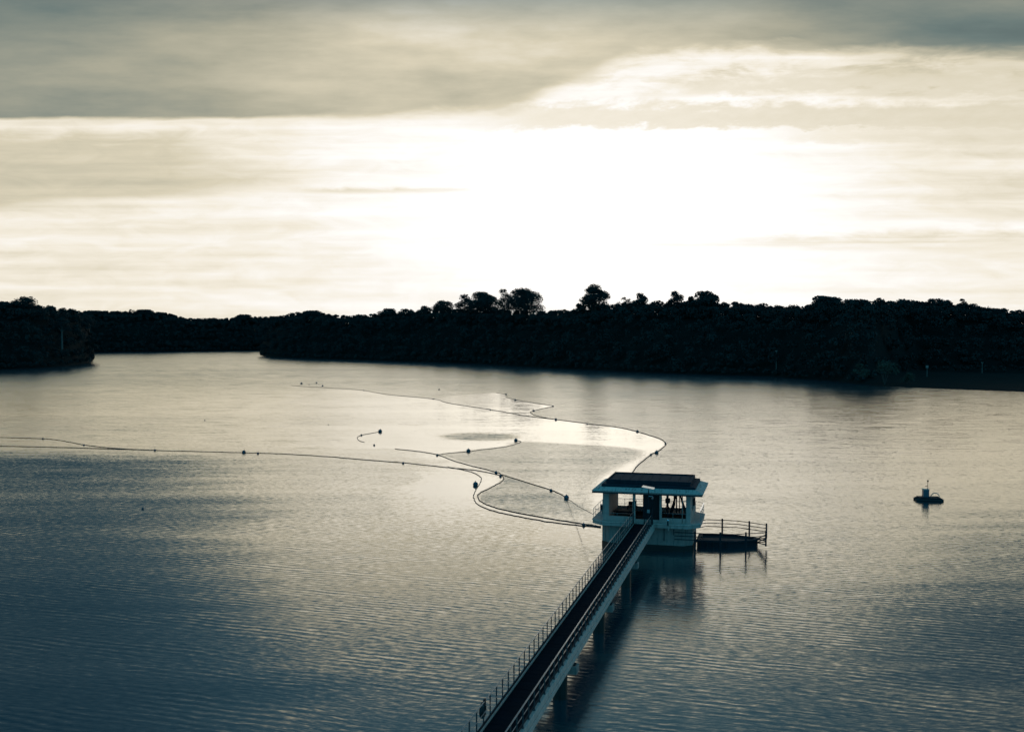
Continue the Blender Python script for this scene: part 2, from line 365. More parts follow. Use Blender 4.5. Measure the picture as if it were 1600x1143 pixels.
n6 = t.m('MULTIPLY', t.m('SUBTRACT', t.noise(mp(wpos, (.10, .55, 1), R(-4), (4, 9, 0)), 1.0, 4, .65), .5), t.ss(PY, 110.0, 220.0, .15, .75))
sy = t.m('MULTIPLY', t.m('ADD', t.m('ADD', train, n6), t.m('ADD', t.m('MULTIPLY', n1, .75), t.m('MULTIPLY', n2, .6))), amp)
sxx = t.m('MULTIPLY', t.m('MULTIPLY', n3, .8), amp)
nrm = t.new('ShaderNodeVectorMath', operation='NORMALIZE'); # waves run onto the dam: their steeper faces look that way, more so on the open far water
steep = t.m('MULTIPLY', t.m('ADD', t.ss(PY, 110.0, 260.0, .008, .032), t.ss(PY, 230.0, 450.0, .0, .05)), t.m('SUBTRACT', 1.15, t.m('MULTIPLY', cal, .5)))
steep = t.m('ADD', steep, t.m('MULTIPLY', ab, .07))
steep = t.m('ADD', steep, t.m('MULTIPLY', t.m('MAXIMUM', t.m('MULTIPLY', cal, -1.0), 0.0), .24))
t.l.new(t.xyz(sxx, t.m('SUBTRACT', sy, steep), 1.0), nrm.inputs[0])
dif = t.new('ShaderNodeBsdfDiffuse'); dif.inputs[0].default_value = (.0, .070, .105, 1)
glo = t.new('ShaderNodeBsdfGlossy'); glo.inputs[0].default_value = (1, .955, .85, 1)
t.l.new(nrm.outputs[0], glo.inputs['Normal'])
t.l.new(t.m('ADD', .04, t.m('MULTIPLY', t.m('SUBTRACT', 1.0, cal), .13)), glo.inputs['Roughness'])
lw = t.new('ShaderNodeLayerWeight'); lw.inputs['Blend'].default_value = .5; t.l.new(nrm.outputs[0], lw.inputs['Normal'])
fres = t.m('ADD', .02, t.m('MULTIPLY', t.m('POWER', lw.outputs['Facing'], 2.2), .98))
mx = t.new('ShaderNodeMixShader'); t.l.new(fres, mx.inputs[0]); t.l.new(dif.outputs[0], mx.inputs[1]); t.l.new(glo.outputs[0], mx.inputs[2])
t.l.new(mx.outputs[0], t.n['Material Output'].inputs[0]); t.n.remove(bs)

# ================================================================ LAND AND FOREST
def interp(tab, x): return float(np.interp(x, [p[0] for p in tab], [p[1] for p in tab]))
def zs(v): return CAM_H*F/(v-518.0)
def P3(u, Z, z): return ((u-800)/F*Z, Z, z)
MAIN_S = [(405, 555), (411, 556), (430, 558), (500, 560.5), (650, 565), (760, 569), (860, 575), (1030, 583), (1200, 588), (1300, 595), (1370, 603), (1440, 606), (1600, 612), (1760, 618)]
MAIN_T = [(405, 512), (411, 505), (425, 497), (445, 493), (465, 490), (500, 490), (530, 494), (560, 494), (590, 492), (620, 489), (650, 489), (680, 484), (740, 485), (850, 488), (890, 488), (915, 485),
          (960, 477), (1000, 474), (1040, 475), (1120, 475), (1160, 476), (1200, 479), (1265, 479), (1300, 474), (1340, 472), (1400, 472), (1470, 473), (1520, 479), (1560, 486), (1600, 489), (1760, 492)]
LEFT_S = [(-260, 584), (0, 577), (60, 575), (110, 571), (138, 567), (146, 561)]
LEFT_T = [(-260, 470), (0, 474), (20, 477), (60, 480), (100, 484), (120, 488), (136, 494), (146, 500)]
FAR_S = [(90, 550), (150, 550), (250, 549), (410, 547), (520, 547)]
FAR_T = [(90, 488), (150, 487), (200, 488), (225, 487), (240, 488), (265, 491), (285, 497), (300, 499), (340, 499), (365, 498), (400, 496), (430, 497), (520, 497)]
def sm(x): x = min(max(x, 0), 1); return x*x*(3-2*x)
def shore(S, T, shift, D=60, tree=16.):
    def ground(u, d):
        Z0 = zs(interp(S, u)); s = shift(u); Zb = Z0+D+s
        top = CAM_H + (518-interp(T, u))/F*Zb
        g = .5 + 2.2*sm(d/(12+s)) + max(top-8.5, 0)*sm((d-s)/D)
        if d > D+s: g -= (d-D-s)*.02
        return g
    return ground
def land(name, S, T, shift, ends, step=14):
    gr = shore(S, T, shift); us = np.arange(ends[0], ends[1]+1, step); ds = [-30, -3, 0, 3, 8, 16, 28, 42, 60, 80, 105, 135, 170, 230, 320]
    v = []; rnd = random.Random(5)
    for u in us:
        for d in ds:
            Z = zs(interp(S, u))+d; z = -4 if d < -5 else -.6 if d < 0 else .05 if d == 0 else gr(u, d)*sm(d/10+.25)+rnd.uniform(-.2, .2)
            if u in (us[0], us[-1]) and name != 'x': z = min(z, -1) if ends[2 if u == us[0] else 3] else z
            v.append(P3(u, Z, z))
    n = len(ds); q = [(i*n+j, (i+1)*n+j, (i+1)*n+j+1, i*n+j+1) for i in range(len(us)-1) for j in range(n-1)]
    o = qmesh(name, v, q, M['land']); tag(o, kind='structure'); o.data.polygons.foreach_set('use_smooth', [True]*len(q))
    return gr
no = lambda u: 0.
bank = lambda u: 105*sm((u-1340)/110)
g_main = land('terrain', MAIN_S, MAIN_T, bank, (405, 1760, 1, 0))
g_left = land('terrain', LEFT_S, LEFT_T, no, (-260, 148, 0, 1), 8)
g_far = land('terrain', FAR_S, FAR_T, no, (90, 520, 0, 0))

def cards(rg, C, Rr, n, size):
    """n leaf-clump quads scattered in the outer volume of an ellipsoid"""
    d = rg.normal(size=(n, 3)); d /= np.linalg.norm(d, axis=1, keepdims=True)
    d[:, 2] = np.where(d[:, 2] < -.35, -d[:, 2], d[:, 2])
    rad = rg.uniform(.35, 1.08, n)**.6
    c = np.asarray(C) + d*rad[:, None]*np.asarray(Rr)
    nn = d + rg.normal(size=(n, 3))*.55; nn /= np.linalg.norm(nn, axis=1, keepdims=True)
    a = np.cross(nn, rg.normal(size=(n, 3))); a /= np.linalg.norm(a, axis=1, keepdims=True)
    b = np.cross(nn, a); s = (size*rg.uniform(.5, 1.25, n))[:, None]*.5
    q = rg.uniform(.55, 1., n)[:, None]
    return np.stack([c-a*s-b*s*q*.4, c-b*s*q, c+a*s, c+b*s*q*.9], 1)      # (n,4,3)
def crown_cards(rg, base, Rx, H, n, size, lobes, spread=1.0):
    out = []
    for k in range(lobes):
        an = rg.uniform(0, 2*math.pi); rr = Rx*spread*rg.uniform(.25, .72)
        h = rg.uniform(.25, .86); rr *= (1.15-h*.75)
        c = (base[0]+rr*math.cos(an), base[1]+rr*math.sin(an), base[2]+H*h)
        lr = Rx*rg.uniform(.34, .56)
        out.append(cards(rg, c, (lr, lr, min(lr*.8, H*(1.0-h)+.4)), n//lobes, size))
    return np.concatenate(out)
def forest(name, label, S, T, shift, ends, gr, stepm, seed, size=.98, D=60, n=540):
    rg = np.random.default_rng(seed); out = []
    rows = [(1, 3, 'bush'), (6, 8.5, 'tree'), (15, 12, 'tree'), (26, 14, 'tree'), (38, 15, 'tree'), (50, 16, 'tree'), (D, 16, 'sky'), (D+11, 15, 'sky'), (D+24, 15, 'sky')]
    for d0, h0, kind in rows:
        u = ends[0] + rg.uniform(0, 4)
        while u < ends[1]:
            s = shift(u); d = d0 + (s if kind != 'bush' or s < 20 else s*.95) + (rg.uniform(-3, 3) if d0 > 3 else rg.uniform(0, 1.5))
            Z = zs(interp(S, u))+d; g = gr(u, d)
            h = h0*rg.uniform(.82, 1.2)
            if kind == 'sky':
                top = CAM_H + (518-interp(T, u)-rg.uniform(-2.2, 2.2))/F*Z - (0 if d0 == D else 1.2 if d0 < D+20 else 2.5); h = max(top-g, 7)
            elif kind == 'tree': h = max(min(h, CAM_H + (518-interp(T, u)-5)/F*Z - g), 4.5)
            rx = (2.2 if kind == 'bush' else rg.choice([3.0, 4.2, 5.0, 6.8], p=[.25, .3, .25, .2])*rg.uniform(.85, 1.15)) * (1 if kind != 'sky' else .85)
            ch = min(h*.72, rx*1.9) if kind != 'bush' else h
            lowc = kind == 'tree' and d0 < 10
            if lowc or kind == 'sky': ch = h*.98
            x, y, _ = P3(u, Z, 0)
            out.append(crown_cards(rg, (x, y, g+h-ch), rx, ch, n if kind != 'bush' else 130, size, int(rg.integers(5, 9))))
            if kind == 'sky': out.append(cards(rg, (x, y, g), (rx*1.3+2, rx*1.3+2, h*.7), 420, size))
            if kind != 'bush' and h-ch > 1.5: out.append(cards(rg, (x, y, g+(h-ch)*.5), (rx*.6, rx*.6, (h-ch)*.6), 60, size))
            u += stepm*(.55 if kind == 'bush' else .72 if kind == 'sky' else 1.)*rg.uniform(.75, 1.25)*F/Z
    A = np.concatenate(out); V = A.reshape(-1, 3); Fq = np.arange(len(V)).reshape(-1, 4)
    o = qmesh(name, V, Fq, M['leaf']); tag(o, label, 'forest', kind='stuff')
    return o
forest('forest', 'dense dark rainforest mass along the main right hand shore', MAIN_S, MAIN_T, bank, (410, 1740), g_main, 7.0, 1)
forest('forest', 'dark dense wood covering the near left headland', LEFT_S, LEFT_T, no, (-200, 142), g_left, 6.5, 2)
forest('forest', 'low distant wood closing the bay between the two headlands', FAR_S, FAR_T, no, (95, 470), g_far, 8.5, 3, size=1.5)

# trees that stand out of the mass, each one a thing
rgt = random.Random(11)
def skyline_tree(u, vtop, wpx, style, label, S, T, shift, gr, d=None, bark='bark', h_tree=None):
    d = (60 if d is None else d) + shift(u) - 2
    Z = zs(interp(S, u))+d; g = gr(u, d); top = CAM_H+(518-vtop)/F*Z; Rx = wpx/2*Z/F*1.12
    x, y, _ = P3(u, Z, 0)
    if h_tree: g = top-h_tree
    H = top-g; root = empty('rainforest_tree', (x, y, g), label=label, cat='tree', group='trees standing out along the wooded shores')
    rg = np.random.default_rng(int(u*7+vtop))
    n, lob, ch, size, spread = {'dome': (2400, 14, min(2.1*Rx, H*.7), 1.0, 1.0), 'round': (1100, 9, min(1.9*Rx, H*.65), .95, 1.0),
                        'open': (1500, 14, min(1.7*Rx, H*.6), .85, 1.35), 'spiky': (380, 6, min(2.0*Rx, H*.5), .8, 1.2), 'flat': (420, 7, Rx*.7, .85, 1.3)}[style]
    n = int(n*1.35*max(1, Rx/6)**1.3)
    ch = min(H*.85, max(ch, 1.5*(interp(T, u)-vtop)*Z/F + 4)); cb = H-ch; C = []; limbs = MB(); tr = .18+H*.016
    sway = rgt.uniform(-.6, .6)
    limbs.tube([(0, 0, -1), (sway*.3, 0, H*.3), (sway, 0, cb+ch*.25), (sway*.7, .2, cb+ch*.75)], [tr*1.25, tr, tr*.7, tr*.25], 7)
    lobes = []
    for k in range(lob):
        an = 2*math.pi*k/lob*1.62+rg.uniform(-.4, .4); h = (k+.5)/lob*.7+.12
        rr = Rx*(.64 if k < lob-1 else .1)*math.sqrt(1.05-h*h)*rg.uniform(.75, 1.1)*min(spread, 1.2)
        lr = Rx*(rg.uniform(.4, .55) if spread <= 1 else rg.uniform(.3, .43))
        c = Vector((rr*math.cos(an), rr*math.sin(an), cb+ch*h)); 
        if k == lob-1: c.z = H-lr*.8
        vr = min(max(lr*.85, ch/lob*1.6), max(H-c.z, .6))
        C.append(cards(rg, c, (lr, lr, vr), n//lob, size))
        limbs.tube([(sway*.8, 0, cb+ch*max(h-.45, -.05)), (c.x*.5, c.y*.5, cb+ch*max(h-.2, .05)), c], [tr*.45, tr*.28, .06], 5)
    bn, bw, bh = {'dome': (650, .9, .45), 'round': (330, .85, .42), 'open': (260, .62, .22), 'spiky': (120, .5, .2), 'flat': (60, .5, .3)}[style]
    bn = int(bn*max(1, Rx/6)**1.3)
    C.append(cards(rg, (0, 0, cb+ch*.30), (Rx*bw, Rx*bw, ch*bh), bn, size))
    limbs.build('trunk', bark, root)
    A = np.concatenate(C)
    qmesh('crown', A.reshape(-1, 3), np.arange(A.size//3).reshape(-1, 4), M['leaf'], root)
LT = (LEFT_S, LEFT_T, no, g_left); FT = (FAR_S, FAR_T, no, g_far); MT = (MAIN_S, MAIN_T, bank, g_main)
for u, v, wp_, st_, lab in [
    (5, 471, 26, 'dome', 'dark domed tree at the extreme left edge of the picture'),
    (38, 463, 38, 'round', 'tallest tree on the left headland, with a bushy open crown'),
    (78, 477, 20, 'round', 'small round crown just right of the tallest tree on the left headland'),
    (111, 482, 12, 'spiky', 'thin wispy crown poking above the descending right end of the left headland')]:
    skyline_tree(u, v, wp_, st_, lab, *LT)
skyline_tree(97, 496, 20, 'round', 'pale trunked tree seen inside the dark left headland wood', *LT, d=14, bark='palebark')
skyline_tree(140, 524, 22, 'open', 'waterside tree leaning out over the water at the tip of the left headland', *LT, d=5, h_tree=17)
for u, v, wp_, st_, lab in [
    (150, 485, 24, 'round', 'rounded crown on the far shore nearest the left headland'),
    (205, 483, 14, 'spiky', 'little gappy crown on the far shore skyline left of its highest dome'),
    (227, 483.5, 28, 'dome', 'highest domed tree of the far shore behind the bay'),
    (248, 488, 16, 'round', 'small round tree beside the highest dome of the far shore'),
    (381, 491, 26, 'dome', 'domed tree rising from the lowest stretch of far skyline near the gap in the shores'),
    (325, 496.5, 36, 'flat', 'broad flat topped tree on the lowest far skyline'),
    (418, 494, 30, 'flat', 'flat topped tree just left of where the main wood begins')]:
    skyline_tree(u, v, wp_, st_, lab, *FT)
for u, v, wp_, st_, lab in [
    (487, 485, 28, 'dome', 'first domed tree from the left end of the main wood'),
    (560, 490.5, 24, 'flat', 'low flat gappy crown between the first dome and the stepped group'),
    (606, 481, 30, 'round', 'leftmost round tree of the stepped group climbing towards the tall pair'),
    (636, 482, 24, 'open', 'gappy crowned tree second in the stepped group left of the tall pair'),
    (664, 477, 22, 'round', 'narrow round crown third in the stepped group left of the tall pair'),
    (692, 469, 36, 'round', 'broad crown highest of the stepped group just left of the tall pair'),
    (726, 459, 30, 'round', 'lumpy crown on the left shoulder of the tall clump at centre'),
    (755, 455, 46, 'dome', 'big wide crowned tree, left half of the tall pair on the centre skyline'),
    (787, 451, 28, 'round', 'slim tree squeezed between the two great domes at centre'),
    (819, 449.5, 54, 'dome', 'largest dense domed tree, right half of the tall pair on the centre skyline'),
    (862, 485, 18, 'round', 'small crown in the dip right of the largest dome'),
    (882, 483, 14, 'spiky', 'little spiky crown in the dip between the largest dome and the tallest tree'),
    (905, 474, 24, 'round', 'round tree leaning against the left side of the tallest peaked tree'),
    (930, 444, 42, 'dome', 'tallest peaked tree of the whole skyline, standing above the pump house'),
    (975, 464, 22, 'spiky', 'feathery tree first to the right of the tallest peaked tree'),
    (1001, 457, 24, 'round', 'small crown second to the right of the tallest peaked tree'),
    (1030, 469, 20, 'spiky', 'lower bushy crown between the small high crown and the small pointed one'),
    (1055, 454, 26, 'round', 'small pointed tree left of the broad dome in the right of centre skyline'),
    (1080, 463, 18, 'round', 'low crown touching the left flank of the broad right of centre dome'),
    (1104, 454.5, 40, 'dome', 'broad dome ending the high skyline right of centre'),
    (1290, 462, 42, 'dome', 'broad smooth dome standing alone over the long level right hand skyline'),
    (1338, 467, 36, 'round', 'flat rounded crown right after the lone broad dome'),
    (1373, 465, 22, 'spiky', 'wispy twiggy crown on the right hand skyline'),
    (1412, 467, 30, 'round', 'round crown right of the wispy twiggy one'),
    (1466, 466, 36, 'open', 'wide uneven crown on the skyline left of the twin spikes'),
    (1503, 466.5, 20, 'spiky', 'twin spiked crown at the end of the high right hand skyline'),
    (1556, 482, 28, 'round', 'low round tree on the sinking skyline near the right edge')]:
    skyline_tree(u, v, wp_, st_, lab, *MT)
# lone bushes on the bank
def bush(u, d, wpx, label):
    Z = zs(interp(MAIN_S, u))+d; g = g_main(u, d)*sm(d/10+.25); Rx = wpx/2*Z/F; x, y, _ = P3(u, Z, 0)
    rt = empty('waterside_bush', (x, y, g), label=label, cat='bush', group='bushes on the near right bank'); rg = np.random.default_rng(int(u))
    s = MB(); [s.tube([(0, 0, -.3), (math.cos(k)*Rx*.3, math.sin(k)*Rx*.3, Rx*.9)], [.12, .05], 5) for k in range(5)]; s.build('stem', 'bark', rt)
    A = crown_cards(rg, (0, 0, -.2), Rx, Rx*1.5, 700, .6, 7); qmesh('foliage', A.reshape(-1, 3), np.arange(A.size//3).reshape(-1, 4), M['leaf2'], rt)
bush(1383, 6, 50, 'large rounded bush at the water edge where the grassy bank begins')
bush(1345, 5, 34, 'lower bush touching the left side of the large waterside bush')
bush(1418, 14, 30, 'small bush right of the large waterside bush')
# shore posts and lamp
def shore_post(u, vb, vt, name, label, head):
    d = 8.
    for _ in range(40):
        Z = zs(interp(MAIN_S, u))+d; z = g_main(u, d)*sm(d/10+.25); vv = 518+(CAM_H-z)*F/Z
        if vv < vb: break
        d += 2.5
    h = (vb-vt)*Z/F; x, y, _ = P3(u, Z, 0)
    rt = empty(name, (x, y, z), label=label, cat=name.replace('_', ' '))
    MB().tube([(0, 0, -.3), (0, 0, h)], [.12, .09], 8).build('pole', 'concrete', rt)
    m = MB()
    if head == 'lamp': m.box(-.45, .45, -.25, .25, h, h+.28)
    else: m.box(-.55, .55, -.06, .06, h-1.0, h+.1)
    m.build('lamp_head' if head == 'lamp' else 'sign_panel', 'concrete', rt, bevel=.03)
shore_post(1213, 577, 549, 'lamp_post', 'slim pale lamp post half hidden in the trees right of centre shore', 'lamp')
shore_post(1535, 583, 567, 'lamp_post', 'pale lamp post on the grassy bank near the right edge', 'lamp')
shore_post(1449, 588, 571, 'notice_sign', 'small pale notice board on a post on the grassy bank', 'sign')

# ================================================================ PUMP HOUSE
OX, OY, DZ_ = 12.42, 96.15, 2.7
AX = math.atan(418/1600)
house = empty('pump_house', (OX, OY, 0), -AX, label='open sided white pump house with flat dark stepped roof at the end of the bridge', cat='pump house')
octo = lambda x0, x1, y0, y1, c, cb=None: [(x0+c, y0), (x1-c, y0), (x1, y0+c), (x1, y1-(cb if cb is not None else c)), (x1-(cb if cb is not None else c), y1), (x0+(cb if cb is not None else c), y1), (x0, y1-(cb if cb is not None else c)), (x0, y0+c)]
MB().prism(octo(-4.15, 4.5, .45, 6.3, .8), .55, 2.3).build('base_block', 'concrete', house, bevel=.03)
MB().prism(octo(-4.17, 4.52, .43, 6.32, .8), -3, .55).build('waterline_band', 'wet', house)
MB().prism(octo(-5.0, 5.25, -.35, 7.2, 1.1), 2.3, 2.62).build('platform', 'paint', house, bevel=.03)
MB().prism(octo(-5.06, 5.31, -.41, 7.26, 1.1), 2.62, 2.72).build('platform_lip', 'kerb', house, bevel=.02)
x = MB(); x.box(-3.3, 3.9, .7, 6.0, 2.72, 2.74); x.build('floor', 'deck', house)
# walls
MB().box(-3.95, -3.35, .3, 6.2, 2.72, 5.45).build('wall', 'paint', house, bevel=.02)
MB().box(3.93, 4.35, .3, 2.1, 2.72, 5.45).build('wall', 'paint', house, bevel=.02)
MB().box(3.93, 4.35, 4.4, 6.2, 2.72, 5.45).build('wall', 'paint', house, bevel=.02)
MB().box(3.95, 4.33, 2.1, 4.4, 2.72, 3.5).build('wall', 'paint', house, bevel=.02)
for xx, wd in ((-1.08, .26), (1.45, .22)): MB().box(xx, xx+wd, .28, .52, 2.72, 5.45).build('column', 'paint', house, bevel=.02)
MB().box(1.5, 1.72, 5.9, 6.14, 2.72, 5.45).build('column', 'paint', house, bevel=.02)
for x0, x1 in ((-3.35, -1.08), (-.82, 1.45), (1.67, 3.93)):
    MB().box(x0, x1, .3, .45, 2.72, 3.16 if x0 != -.82 else 2.95).build('front_parapet', 'paint', house, bevel=.015)
for x0, x1 in ((-3.35, 1.5), (1.72, 3.93)): MB().box(x0, x1, 5.95, 6.1, 2.72, 3.2).build('rear_parapet', 'paint', house)
# roof
rf = MB().box(-4.8, 5.5, -.75, 6.95, 5.45, 5.68).build('roof', 'concrete', house, bevel=.02)
m = MB(); m.add([(-4.86, -.81, 5.68), (5.56, -.81, 5.68), (5.56, 7.01, 5.68), (-4.86, 7.01, 5.68), (-4.15, .25, 5.93), (4.85, .25, 5.93), (4.85, 6.5, 5.93), (-4.15, 6.5, 5.93)],
    [(0, 1, 5, 4), (1, 2, 6, 5), (2, 3, 7, 6), (3, 0, 4, 7), (4, 5, 6, 7), (3, 2, 1, 0)]); m.build('sloping_eave', 'tile', rf)
m = MB()
for k in range(47): m.box(-4.75+k*.22, -4.71+k*.22, -.80, .2, 0, .035, Matrix.Translation((0, -.19, 5.67)) @ Matrix.Rotation(math.atan(.25/1.06), 4, 'X') @ Matrix.Translation((0, .19, 0)))
m.build('eave_ribs', 'kerb', rf)
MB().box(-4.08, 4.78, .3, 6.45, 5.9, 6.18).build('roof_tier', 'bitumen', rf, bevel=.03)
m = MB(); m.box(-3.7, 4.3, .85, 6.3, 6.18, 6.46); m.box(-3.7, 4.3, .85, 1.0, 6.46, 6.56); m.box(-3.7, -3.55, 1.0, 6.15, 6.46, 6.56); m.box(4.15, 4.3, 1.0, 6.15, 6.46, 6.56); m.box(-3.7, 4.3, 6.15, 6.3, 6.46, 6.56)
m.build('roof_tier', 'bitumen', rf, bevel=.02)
m = MB()
for k in range(9): m.box(-3.5+k*.93, -3.47+k*.93, 1.05, 6.1, 6.461, 6.50)
m.build('roof_seams', 'dsteel', rf)
MB().tube([(3.6, .28, 5.45), (3.6, .28, 2.75)], .045, 8).build('downpipe', 'concrete', house, smooth=True)
MB().box(-4.8, 5.5, -.83, -.752, 5.47, 5.56).build('gutter', 'dsteel', rf)
for k, (px_, ln) in enumerate(((-2.2, .9), (1.9, 1.3), (2.8, .7))): MB().tube([(px_, .42, 2.28), (px_, .40, 2.28-ln)], .05, 6).build('drain_pipe', 'post', house)
# balcony rails (parts of the house)
def rail_run(pts, zb, h, post_gap, parent, rails=(1.0, .5), rr=.025, matn='galv', pr=.022, first=True):
    for k, zf in enumerate(rails):
        MB().tube([(x, y, zb+h*zf) for x, y in pts], rr if k == 0 else rr*.8, 6).build('rail', matn, parent, smooth=True)
    for i in range(len(pts)-1):
        a, b = Vector(pts[i]), Vector(pts[i+1]); n = max(1, round((b-a).length/post_gap))
        for k in range(0 if (i == 0 and first) else 1, n+1):
            p = a+(b-a)*k/n
            MB().tube([(p.x, p.y, zb), (p.x, p.y, zb+h)], pr, 6).build('rail_post', matn, parent)
rail_run([(-3.9, -.3), (-4.93, .8), (-4.93, 6.0), (-4.0, 7.1), (4.2, 7.1)], 2.72, 1.0, 1.25, house)
rail_run([(5.17, 1.6), (5.17, 6.1), (4.3, 7.05)], 2.72, 1.05, 1.1, house, rails=(1.0, .7, .4))
rail_run([(-3.85, .05), (-1.2, .05)], 2.72, .75, 1.3, house, rails=(1.0,), rr=.014, pr=.014)
rail_run([(1.5, .05), (4.0, .05)], 2.72, .95, 1.2, house, rails=(1.0,), rr=.014, pr=.014)
MB().box(5.12, 5.22, 1.5, 6.2, 3.77, 3.80).build('rail_glint', 'panel', house)  # bright strip added along the rail for the light it catches
# things standing inside
def place(name, lx, ly, z=DZ_+.02, rz=0., **kw):
    p = house.matrix_basis @ Vector((0, 0, 0)); c, s = math.cos(-AX), math.sin(-AX)
    return empty(name, (OX+lx*c-ly*s, OY+lx*s+ly*c, z), -AX+rz, **kw)
cab = place('control_cabinet', .55, 1.2, label='tall dark louvred control cabinet filling the middle bay of the pump house', cat='cabinet')
MB().box(-.72, .85, -.4, 1.2, .0, 2.55).build('cabinet_body', 'dsteel', cab, bevel=.02)
m = MB()
for k in range(26): m.box(-.66, .79, -.44, -.40, .12+k*.092, .165+k*.092)
m.build('louvre_panel', 'rubber', cab)
MB().box(-.70, -.64, -.46, -.4, .05, 2.5).box(.05, .1, -.46, -.4, .05, 2.5).box(.77, .83, -.46, -.4, .05, 2.5).build('door_frame', 'dsteel', cab)
ped = place('valve_headstock', 2.05, 2.0, label='upright valve headstock with a square gearbox beside the middle bay of the pump house', cat='valve')
MB().lathe([(0, 0), (.22, 0), (.22, .1), (.1, .25), (.08, .95), (.16, 1.05), (.16, 1.2), (.06, 1.3), (.06, 1.6), (0, 1.6)], 12).build('pedestal', 'dsteel', ped)
MB().box(-.22, .22, -.18, .18, 1.6, 2.05).build('gearbox', 'dsteel', ped, bevel=.03)
w_ = MB().torus((0, -.28, 1.2), .17, .025, 'y', 16, 6); w_.box(-.16, .16, -.29, -.27, 1.19, 1.21); w_.build('handwheel', 'dsteel', ped)
MB().tube([(0, 0, 2.05), (0, 0, 2.7)], .04, 8).build('spindle', 'dsteel', ped)
tri = place('hoist_frame', 2.95, 2.6, label='dark steel hoist frame with splayed legs in the right bay of the pump house', cat='hoist frame')
for i, (fx, fy) in enumerate(((-.85, -.5), (.95, -.5), (-.75, .8), (.95, .8))):
    MB().tube([(fx, fy, 0), (fx*.12, fy*.1, 2.65)], .07, 6).build('leg', 'dsteel', tri)
MB().tube([(-.12, 0, .3), (-.12, 0, 2.7)], .07, 6).build('screw_column', 'dsteel', tri)
MB().tube([(.16, 0, .3), (.16, 0, 2.7)], .05, 6).build('screw_column', 'dsteel', tri)
MB().box(-1.0, 1.05, -.6, .9, .5, .62).build('cross_frame', 'dsteel', tri)
MB().tube([(-.62, -.2, .4), (-.3, -.1, 1.4), (-.34, 0, 2.65)], .09, 6).build('pipe', 'dsteel', tri)
hw = MB().torus((.85, -.35, 1.15), .2, .03, 'x', 16, 6); hw.tube([(.4, -.35, 1.15), (.95, -.35, 1.15)], .05, 6); hw.build('handwheel', 'dsteel', tri)
mt = place('pump_motor', -1.75, 4.8, label='small electric pump motor on a frame at the back of the left bay', cat='motor')
MB().box(-.5, .5, -.3, .3, .6, .72).build('frame_top', 'dsteel', mt)
for a in (-.45, .45):
    for b2 in (-.25, .25): MB().box(a-.03, a+.03, b2-.03, b2+.03, 0, .6).build('leg', 'dsteel', mt)
MB().tube([(-.35, 0, .95), (.25, 0, .95)], .2, 12).build('motor_body', 'dsteel', mt)
MB().box(.25, .42, -.14, .14, .72, 1.2).build('pump_head', 'dsteel', mt)
tk = place('low_machine_bench', -2.3, 3.0, label='long low dark bench across the left bay of the pump house', cat='bench')
MB().box(-.95, 1.1, -.5, .6, .45, .55).build('bench_top', 'dsteel', tk, bevel=.01)
for a in (-.85, 1.0):
    for b2 in (-.4, .5): MB().box(a-.04, a+.04, b2-.04, b2+.04, 0, .45).build('leg', 'dsteel', tk)
bx = place('junction_box', -4.45, 3.4, z=2.72, label='dark utility box on the left balcony of the pump house', cat='box')
MB().box(-.2, .2, -.25, .25, .3, .95).build('box_body', 'dsteel', bx, bevel=.02); MB().box(-.05, .05, -.05, .05, 0, .3).build('stand', 'dsteel', bx)
MB().box(-.22, .22, -.27, .27, .95, .98).build('lid', 'galv', bx)
lb0 = place('wall_cabinet', 4.42, 3.2, z=4.0, label='small dark cabinet fixed to the right side wall of the pump house', cat='cabinet')
MB().box(-.06, .12, -.3, .3, 0, .7).build('cabinet_body', 'dsteel', lb0, bevel=.02); MB().box(.12, .14, -.25, .25, .05, .65).build('cabinet_door', 'rubber', lb0)
# bollard light on the platform edge
bl = place('bollard_light', 2.35, -.5, z=2.3, label='short white capped light bracket on the front edge of the platform', cat='light')
MB().box(.02, .1, -.08, 0, -.15, .75).build('bracket', 'kerb', bl); MB().tube([(0, -.04, .3), (0, -.04, .8)], .08, 10).build('lamp_body', 'dsteel', bl)
MB().lathe([(0, .92), (.09, .9), (.14, .82), (.14, .80), (0, .80)], 14, (0, -.04, 0)).build('cap', 'panel', bl)
# camera pole; solar panel in pale metal to put its sky glint in
pl = place('camera_pole', .73, -2.2, z=2.55, label='thin pole with a glint-bright tilted solar panel on top at the pump house gate', cat='pole')
MB().tube([(0, 0, 0), (0, 0, 3.55)], .045, 8).build('pole', 'dsteel', pl)
m = MB(); m.box(-.56, .56, -.42, .42, -.02, .02, Matrix.Translation((-.02, 0, 3.83)) @ Matrix.Rotation(R(9), 4, 'Y') @ Matrix.Rotation(R(3), 4, 'X')); m.build('glint_panel', 'panel', pl)
MB().tube([(0, 0, 3.5), (-.02, 0, 3.76)], .03, 6).build('panel_bracket', 'dsteel', pl)
MB().box(.02, .38, -.05, .05, 3.0, 3.06).tube([(.38, .1, 2.9), (.38, -.25, 2.82)], .08, 8).build('camera', 'galv', pl)
MB().box(-.12, .12, -.1, .1, 1.5, 1.8).build('control_box', 'galv', pl)
